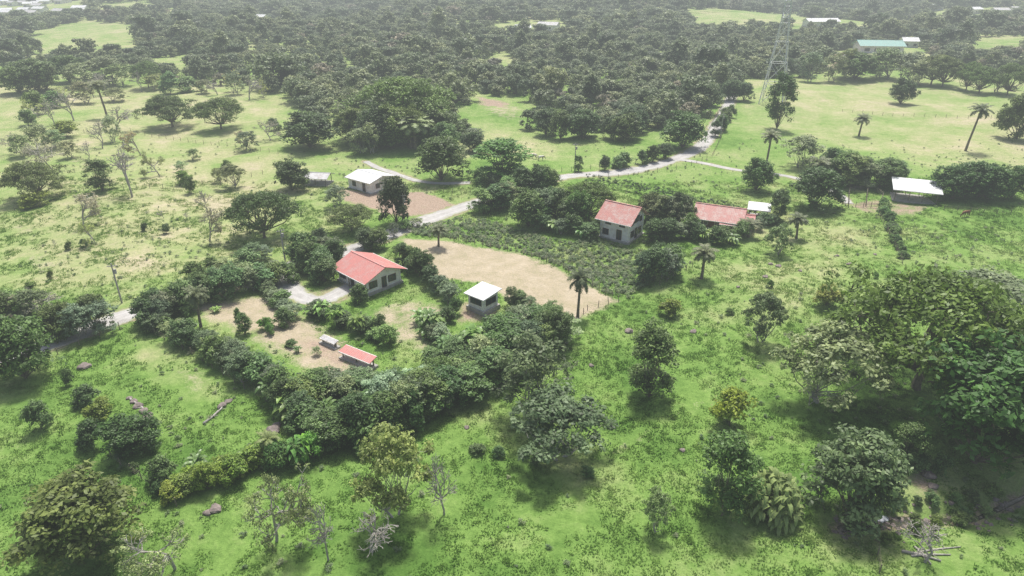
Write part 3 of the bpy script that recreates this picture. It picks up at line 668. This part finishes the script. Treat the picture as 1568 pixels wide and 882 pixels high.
# ---------------------------------------------------------------- buildings
def house(name, u, v, yaw, L, Wd, hw, hr, wall, roof, oh=.7, wins=(), base=.25, roofkind='gable', open_=False, posts=(), z_up=0):
    x, y, z = g(u, v); e = bpy.data.objects.new(name, None); SC.objects.link(e); e.location = (x, y, z+z_up); e.rotation_euler = (0, 0, yaw)
    hx, hy = L/2, Wd/2
    G = Geo(); G.box((0, 0, base/2-.4), (L+.6, Wd+.6, base+.8)); mk_obj('floor_slab', G.mesh('slab', [M['concrete']]), e)
    z0 = base; zt = z0+hw
    def zr(yy): return zt+hr*(1-abs(yy)/hy) if roofkind == 'gable' else zt+hr*(yy+hy)/(2*hy)
    if not open_:
        G = Geo(); V = []
        for xx in (-hx, hx):
            V += [(xx, -hy, z0), (xx, hy, z0), (xx, hy, zr(hy)), (xx, 0, zr(0)), (xx, -hy, zr(-hy))]
        G.add(V, [[4,3,2,1,0],[5,6,7,8,9],[0,5,9,4],[1,2,7,6],[0,1,6,5]]); mk_obj('walls', G.mesh('walls', [wall]), e)
        Gf, Gg = Geo(), Geo()
        for side, p, zc, ww, wh in wins:
            for GG, k, dd in ((Gf, .18, .05), (Gg, 0, .08)):
                if side in 'SN': sg = -1 if side == 'S' else 1; GG.box((p, sg*(hy+dd/2), z0+zc), (ww+k, dd, wh+k))
                else: sg = 1 if side == 'E' else -1; GG.box((sg*(hx+dd/2), p, z0+zc), (dd, ww+k, wh+k))
            if side in 'SN': Gf.box((p, sg*(hy+.055), z0+zc), (.07, .11, wh-.02))
            else: Gf.box((sg*(hx+.055), p, z0+zc), (.11, .07, wh-.02))
        if wins:
            mk_obj('window_frames', Gf.mesh('frames', [M['brown'] if wall != M['brown'] else M['white']]), e); mk_obj('windows', Gg.mesh('glass', [M['glass']]), e)
    else:
        G = Geo()
        nx_ = max(2, int(L/3)+1)
        for i in range(nx_):
            for yy in (-hy+.2, hy-.2): xx = -hx+.2+(L-.4)*i/(nx_-1); G.box((xx, yy, (zr(yy)+z0)/2-.1), (.16, .16, zr(yy)-z0-.12))
        for yy in (-hy+.2, hy-.2): G.box((0, yy, zr(yy)-.22), (L-.3, .1, .16))
        mk_obj('posts', G.mesh('posts', [M['wood']]), e)
    G = Geo(); t = .12
    def slab(ya, yb):
        za, zb = zr2(ya), zr2(yb); X = hx+oh
        G.add([(-X,ya,za),(X,ya,za),(X,yb,zb),(-X,yb,zb),(-X,ya,za+t),(X,ya,za+t),(X,yb,zb+t),(-X,yb,zb+t)], [[3,2,1,0],[4,5,6,7],[0,1,5,4],[2,3,7,6],[1,2,6,5],[3,0,4,7]])
    if roofkind == 'gable':
        zr2 = lambda yy: zt+hr*(1-abs(yy)/hy)+.02
        slab(-hy-oh, -.001); slab(.001, hy+oh); G.box((0, 0, zt+hr+t+.03), (L+2*oh+.05, .35, .06))
    else:
        zr2 = lambda yy: zt+hr*(yy+hy)/(2*hy)+.02
        slab(-hy-oh, hy+oh)
    mk_obj('roof', G.mesh('roof', [roof]), e)
    G = Geo()
    for sg in (-1, 1): G.box((0, sg*(hy+oh+.06), (zr2(sg*(hy+oh)))+.02), (L+2*oh, .1, .16))
    mk_obj('gutter', G.mesh('gutter', [M['white']]), e)
    if posts:
        G = Geo()
        for px, py, ph in posts: G.box((px, py, z0+ph/2), (.18, .18, ph))
        mk_obj('porch_posts', G.mesh('pp', [M['wood']]), e)
    return e
wA = [('E',-2.4,1.3,1.6,1.2),('E',1.8,1.3,1.6,1.2),('E',0,1.05,.9,2.0),('S',-3,1.3,1.8,1.2),('S',2.8,1.3,1.8,1.2),('S',0,1.05,1.0,2.1),('N',-2,1.3,1.6,1.1),('N',2,1.3,1.6,1.1)]
house('red_roof_house', 567, 430, R(-44), 9.0, 7.6, 2.6, 1.5, M['white'], M['roofred'], .9, wA, posts=[(-5.2,-4.5,2.2),(-5.2,4.5,2.2),(-5.2,0,2.9),(0,-4.5,2.2),(5.1,-4.5,2.2)])
wB = [('E',-1.7,1.3,1.4,1.3),('E',1.7,1.3,1.4,1.3),('E',0,1.1,1.0,2.1),('E',0,4.2,2.4,1.3),('E',-2.0,3.8,.9,1.0),('E',2.0,3.8,.9,1.0),('S',-2,1.3,1.3,1.2),('S',1.2,1.2,1.1,2.1),('S',-1.5,3.6,1.2,1),('S',1.8,3.6,1.2,1),('N',0,3,1.3,1.2)]
house('two_storey_white_house', 951, 360, R(-36), 6.8, 7.0, 4.5, 2.3, M['white'], M['roofpink'], .9, wB)
wC = [('S',-3,1.3,1.8,1.2),('S',0,1.05,1,2.1),('S',3,1.3,1.8,1.2),('E',0,1.3,1.6,1.2)]
house('timber_house', 1100, 345, R(-24), 9.0, 6.0, 2.6, 1.7, M['brown'], M['roofpink'], 1.1, wC)
house('timber_house_annex', 1127, 352, R(-20), 5.5, 5.0, 2.2, 1.3, M['brown'], M['roofred'], .9, [('S',0,1.2,1.4,1.1)])
house('carport', 1160, 333, R(-20), 4.5, 4.0, 2.2, .4, M['white'], M['roofwhite'], .3, roofkind='shed', open_=True)
wD = [('S',-2,1.4,1.3,1.1),('S',1.8,1.05,1,2.1),('E',-1.5,1.4,1.3,1.1),('E',1.6,1.4,1.3,1.1)]
house('white_bungalow', 569, 287, R(-38), 8.6, 8.0, 2.8, .9, M['white'], M['roofwhite'], .6, wD)
house('tin_roof_shed', 488, 281, R(-8), 6.2, 4.4, 2.0, .7, M['dark'], M['roofgrey'], .6, open_=True)
house('garden_kiosk', 740, 472, R(-40), 3.6, 3.6, 2.4, .35, M['white'], M['roofwhite'], .5, [('S',0,1.35,2.4,1.0),('E',0,1.35,2.4,1.0),('N',0,1.35,1.5,1),('W',0,1.0,.9,1.9)], base=.7, roofkind='shed')
house('chicken_coop', 549, 555, R(-33), 6.0, 1.1, 1.0, .3, M['wood'], M['roofred'], .2, roofkind='shed', open_=True)
house('coop_lean_to', 505, 529, R(-35), 3.2, .6, .7, .15, M['wood'], M['roofgrey'], .1, roofkind='shed', open_=True)
house('open_barn', 1398, 305, R(-22), 9.5, 6.4, 2.8, .9, M['wood'], M['roofwhite'], .7, roofkind='shed', open_=True)
house('green_roof_hall', 1343, 80, R(-6), 26, 14, 4.5, 2.5, M['white'], M['roofgreen'], 1.0, [('S',x,2,3,1.8) for x in (-9,-3,3,9)])
house('roadside_house', 1308, 100, R(-30), 11, 9, 3, 2, M['white'], M['roofgrey'], .8, [('S',-3,1.5,1.6,1.3),('S',3,1.5,1.6,1.3)])
house('white_hall', 1256, 40, R(5), 26, 12, 4, 2, M['white'], M['roofwhite'], .8, [('S',0,2,6,2)])
tr_ = random.Random(4)
XH = [(1430,24),(1490,20),(1530,20),(1556,20),(800,50),(840,46),(400,32),(1350,40),(190,22),(1390,72)]
for i in range(35):
    u = tr_.uniform(-60, 130) if i < 25 else XH[i-25][0]; v = tr_.uniform(5, 26) if i < 25 else XH[i-25][1]
    house('village_house', u, v, tr_.uniform(-.4,.4), tr_.uniform(9,16), tr_.uniform(8,11), 4.0, 1.8, M['white'], tr_.choice([M['roofwhite'],M['roofwhite'],M['roofgrey']]), .6, [('S',-2.5,1.6,1.6,1.3),('S',2.5,1.6,1.6,1.3)])

# ---------------------------------------------------------------- pylon
def pylon():
    x, y, z = g(1182, 158); G = Geo(); H = 52
    prof = [(0, 4.6), (8, 3.7), (16, 2.9), (24, 2.1), (31, 1.5), (37, 1.15), (43, 1.0), (48, .9), (52, .15)]
    c = lambda k, h, w: np.array([(1 if k in (0, 3) else -1)*w, (1 if k < 2 else -1)*w, h])
    for (h0, w0), (h1, w1) in zip(prof[:-1], prof[1:]):
        for k in range(4):
            G.tube([c(k, h0, w0), c(k, h1, w1)], [.17, .17], 4)
            G.tube([c(k, h0, w0), c((k+1) % 4, h1, w1)], [.09, .09], 4); G.tube([c((k+1) % 4, h0, w0), c(k, h1, w1)], [.09, .09], 4)
            G.tube([c(k, h1, w1), c((k+1) % 4, h1, w1)], [.09, .09], 4)
    for hz in (33, 39, 45):
        for sg in (-1, 1):
            tip = np.array([sg*6.5, 0, hz+.2])
            for yy in (-1, 1):
                G.tube([(sg*1.1, yy, hz), tip], [.12, .1], 4); G.tube([(sg*1.1, yy, hz+2), tip], [.1, .08], 4)
            G.tube([tip, tip-[0,0,2.2]], [.12, .12], 5)
    e = bpy.data.objects.new('transmission_tower', None); SC.objects.link(e); e.location = (x, y, z); e.rotation_euler = (0, 0, R(62))
    mk_obj('lattice', G.mesh('lattice', [M['metal']]), e)
    G = Geo()
    for hz in (31, 37, 43):
        for sg in (-1, 1):
            for dr in (-1, 1):
                G.tube([(sg*6.5, dr*350*t, hz-40*t*(1-t)) for t in np.linspace(0, 1, 20)], [.035]*20, 3)
    mk_obj('conductors', G.mesh('cond', [M['cable']]), e)
pylon()
def upole(u, v, h=9):
    x, y, z = g(u, v); G = Geo(); G.tube([(0,0,-.3),(0,0,h)], [.17,.1], 8); G.box((0,0,h-.5), (1.6,.12,.12)); G.tube([(.5,0,h-.4),(.5,0,h-.1)], [.06,.05], 6); G.tube([(-.5,0,h-.4),(-.5,0,h-.1)], [.06,.05], 6); G.tube([(.3,0,h-1.9),(.3,0,h-1.1)], [.22,.22], 8)
    mk_obj('utility_pole', G.mesh('utility_pole', [M['concrete']]), None, (x, y, z), random.random())
upole(187, 464, 7.5); upole(437, 400, 7); upole(1103, 210, 8); upole(880, 262, 8); upole(620, 345, 7.5)

# ---------------------------------------------------------------- fences
def fence(name, px, sp=2.4, h=1.25, rails=0):
    G = Geo(); pl = W_(px); prev = None
    for (x0, y0), (x1, y1) in zip(pl[:-1], pl[1:]):
        L = math.hypot(x1-x0, y1-y0); n = max(1, int(L/sp))
        for i in range(n):
            t = i/n; x, y = x0+(x1-x0)*t, y0+(y1-y0)*t; z = float(hgt(x, y)); dx, dy = random.gauss(0, .06), random.gauss(0, .06); hh = h*random.uniform(.85, 1.15)
            G.tube([(x, y, z-.2), (x+dx, y+dy, z+hh)], [.07, .06], 5)
            if prev:
                for k in ((.35, .7, 1.05) if not rails else (.4, .8, 1.15)):
                    rr = .012 if not rails else .05
                    G.tube([(prev[0], prev[1], prev[2]+k), (x, y, z+k)], [rr, rr], 3)
            prev = (x, y, z)
    mk_obj(name, G.mesh(name, [M['wood']]))
fence('post_fence', [(690,368),(790,383),(862,406),(948,457)], 1.8); fence('post_fence', [(948,457),(900,470),(880,490)], 1.8)
fence('post_fence', [(0,330),(110,300),(250,290),(420,262)], 3); fence('post_fence', [(1000,396),(1060,410),(1000,440)], 2)
fence('post_fence', [(640,290),(720,300),(760,292)], 2.2); fence('post_fence', [(860,266),(1000,246),(1080,212),(1105,165)], 3); fence('post_fence', [(1110,200),(1090,240),(1050,258),(900,276)], 3)
fence('post_fence', [(90,545),(215,500)], 2.5); fence('post_fence', [(215,505),(360,590),(480,665)], 2.5); fence('post_fence', [(170,700),(290,790)], 2.2); fence('post_fence', [(1345,330),(1385,410)], 2.2)
fence('post_fence', [(1445,322),(1568,330)], 2.5); fence('post_fence', [(1290,170),(1568,190)], 3.5); fence('post_fence', [(0,215),(200,200),(440,240)], 3.5)
fence('corral', [(1298,318),(1300,292),(1335,288),(1352,300),(1345,318),(1298,318)], 1.6, 1.4, 1); fence('corral', [(1325,316),(1328,290)], 1.6, 1.4, 1)
fence('post_fence', [(1345,880),(1340,800)], 2.2)

# ---------------------------------------------------------------- rocks, logs
def rock_mesh(seed):
    import bmesh
    r = random.Random(seed); bm = bmesh.new(); bmesh.ops.create_icosphere(bm, subdivisions=2, radius=.5)
    for v in bm.verts:
        k = 1+.28*math.sin(v.co.x*7+seed)*math.cos(v.co.y*6+seed*2)+r.uniform(-.09, .09); v.co *= k; v.co.z *= .65
    me = bpy.data.meshes.new('rock%d'%seed); bm.to_mesh(me); me.materials.append(M['rock']); return me
RK = [rock_mesh(i) for i in range(4)]
for u, v, s in [(130,562,1.6),(205,615,1),(212,622,1.3),(220,630,1.1),(228,638,1.2),(198,610,.7),(418,660,1.8),(425,652,1.2),(963,508,1.5),(905,560,.8),(1252,556,1),(1172,424,1),(1192,408,1.1),(1300,405,1),(1062,508,1),(1282,392,.8),(1130,440,.8),(1045,690,.7),(340,622,1.1),(350,615,.9),(1420,728,1.6),(1410,720,1.2),(1428,745,1),(330,780,1.3),(318,786,1),(715,655,.8),(1180,405,1.0),(1225,415,.8),(1340,390,.7)]:
    x, y, z = g(u, v); mk_obj('boulder', random.choice(RK), None, (x, y, z+.1*s), random.random()*6, (s*random.uniform(.8,1.3), s, s*.8))
rp = []
for i in range(240):
    k = random.randrange(10); t = random.random(); a, b = CREEK[k], CREEK[k+1]; x = a[0]+(b[0]-a[0])*t+random.gauss(0, 1.0); y = a[1]+(b[1]-a[1])*t+random.gauss(0, .9); rp.append((x, y, float(hgt(x, y))+.03))
s = rng.random(len(rp))**2*.65+.15
instancer('creek_stones', rp, np.stack([0*s, 0*s, rng.random(len(s))*6], 1), np.stack([s, s*.8, s*.8], 1), rng.integers(0, 4, len(s)), [('stone', m) for m in RK])
M['glint'] = mat_simple('pale_stone', (.40,.42,.45), .6, .5, 3)  # pale stone colour stands in for the whitish glint on the creek water
for du, s in ((0, .9), (-9, .6), (7, .5), (3, .35), (-15, .4)):
    x, y, z = g(1350+du, 794+abs(du)*.2)
    me = RK[int(abs(du)) % 4].copy(); me.materials.clear(); me.materials.append(M['glint']); mk_obj('pale_boulder', me, None, (x, y, z+.05), .4+du, (1.5*s, 1.1*s, .6*s))
def log(u0, v0, u1, v1, r=.16):
    a, b = np.array(g(u0, v0)), np.array(g(u1, v1)); G = Geo(); m = (a+b)/2+np.array([.2, .1, r]); G.tube([a+[0,0,r], m, b+[0,0,r]], [r*1.2, r, r*.7], 7)
    d = (b-a)/np.linalg.norm(b-a); G.tube([m, m+np.array([d[1], -d[0], .4])*.9], [r*.5, r*.2], 5)
    mk_obj('fallen_log', G.mesh('log', [M['barkpale']], True))
log(312,650,335,630); log(325,640,345,618,.12); log(1380,845,1440,860,.14); log(1395,852,1455,850,.1); log(1400,838,1425,865,.1); log(1405,846,1470,838,.08); log(200,612,232,640,.13)
B('bare',1380,805,1470,865)

# ---------------------------------------------------------------- animals
def beast(name, u, v, yaw, mat, grazing=True, s=1.0):
    x, y, z = g(u, v)
    J = [(0,0,1.12,.27),(.45,0,1.1,.30),(.75,0,1.18,.25),(-.45,0,1.14,.29),(-.72,0,1.18,.22)]
    E = [(0,1),(1,2),(0,3),(3,4)]
    def ch(par, pts):
        p = par
        for q in pts: J.append(q); E.append((p, len(J)-1)); p = len(J)-1
        return p
    if grazing: ch(2, [(1.05,0,1.0,.16),(1.3,0,.62,.12),(1.42,0,.36,.11),(1.55,0,.14,.07)])
    else: ch(2, [(1.0,0,1.45,.16),(1.2,0,1.75,.12),(1.4,0,1.72,.11),(1.65,0,1.52,.07)])
    for sg in (-1, 1):
        ch(1, [(.55,sg*.2,.85,.12),(.57,sg*.2,.5,.07),(.55,sg*.2,.12,.05),(.6,sg*.2,.03,.06)])
        ch(3, [(-.55,sg*.2,.85,.15),(-.5,sg*.2,.62,.1),(-.72,sg*.2,.45,.065),(-.66,sg*.2,.1,.05),(-.6,sg*.2,.03,.06)])
    ch(4, [(-.92,0,1.1,.04),(-.98,0,.6,.035),(-.97,0,.4,.05)])
    me = bpy.data.meshes.new(name); me.from_pydata([j[:3] for j in J], E, []); me.materials.append(mat)
    o = mk_obj(name, me, None, (x, y, z+.02), yaw, (s, s, s)); md = o.modifiers.new('skin', 'SKIN')
    for i, j in enumerate(J): me.skin_vertices[0].data[i].radius = (j[3], j[3])
    me.skin_vertices[0].data[0].use_root = True
    sb = o.modifiers.new('sub', 'SUBSURF'); sb.levels = 1; sb.render_levels = 2
beast('grazing_horse', 1478, 332, R(200), M['horse'], True, 1.15)
beast('grazing_cow', 828, 246, R(20), M['cow'], True, 1.1); beast('grazing_cow', 818, 243, R(150), M['cow'], True, 1.1)

# ---------------------------------------------------------------- haze (glowing, absorbing box stands in for light scattered by the air)
if HAZE:
    n = NT('haze_mat'); DEN = .00050
    ab = n.n('ShaderNodeVolumeAbsorption', {'Color': (0,0,0,1), 'Density': DEN}).outputs[0]
    em = n.n('ShaderNodeEmission', {'Color': (.64,.69,.70,1), 'Strength': DEN}).outputs[0]
    hz = n.done(n.n('ShaderNodeAddShader', {0: ab, 1: em}).outputs[0], True)
    G = Geo(); G.box((0, 2000, 50), (7000, 5400, 130)); mk_obj('haze_glow_box', G.mesh('haze', [hz]))

# ---------------------------------------------------------------- light
EL, AZ = R(66), R(8)   # sun ahead of the drone, slightly right, through thin cloud
sd = bpy.data.lights.new('sun', 'SUN'); sd.energy = 4.7; sd.angle = R(7); sd.color = (1, .975, .93)
so = bpy.data.objects.new('sun', sd); SC.objects.link(so)
dirv = Vector((math.sin(AZ)*math.cos(EL), math.cos(AZ)*math.cos(EL), math.sin(EL)))
so.rotation_euler = dirv.to_track_quat('Z', 'Y').to_euler()
w = bpy.data.worlds.new('World'); scene.world = w; w.use_nodes = True; nt = w.node_tree
sk = nt.nodes.new('ShaderNodeTexSky'); sk.sky_type = 'NISHITA'; sk.sun_disc = False; sk.sun_elevation = EL; sk.sun_rotation = AZ; sk.air_density = 1; sk.dust_density = 5; sk.ozone_density = 1
bg = nt.nodes['Background']; nt.links.new(sk.outputs[0], bg.inputs[0]); bg.inputs[1].default_value = .15

cam = bpy.data.cameras.new('camera'); cam.lens = 24; cam.sensor_width = 36; cam.clip_start = .5; cam.clip_end = 12000
co = bpy.data.objects.new('camera', cam); SC.objects.link(co); co.location = (0, 0, CAMH); co.rotation_euler = (R(90)-PITCH, 0, 0)
scene.camera = co
scene.view_settings.view_transform = 'Standard'; scene.view_settings.look = 'None'; scene.view_settings.exposure = 0
print('objects', len(bpy.data.objects), 'forest', len(fa[0]))
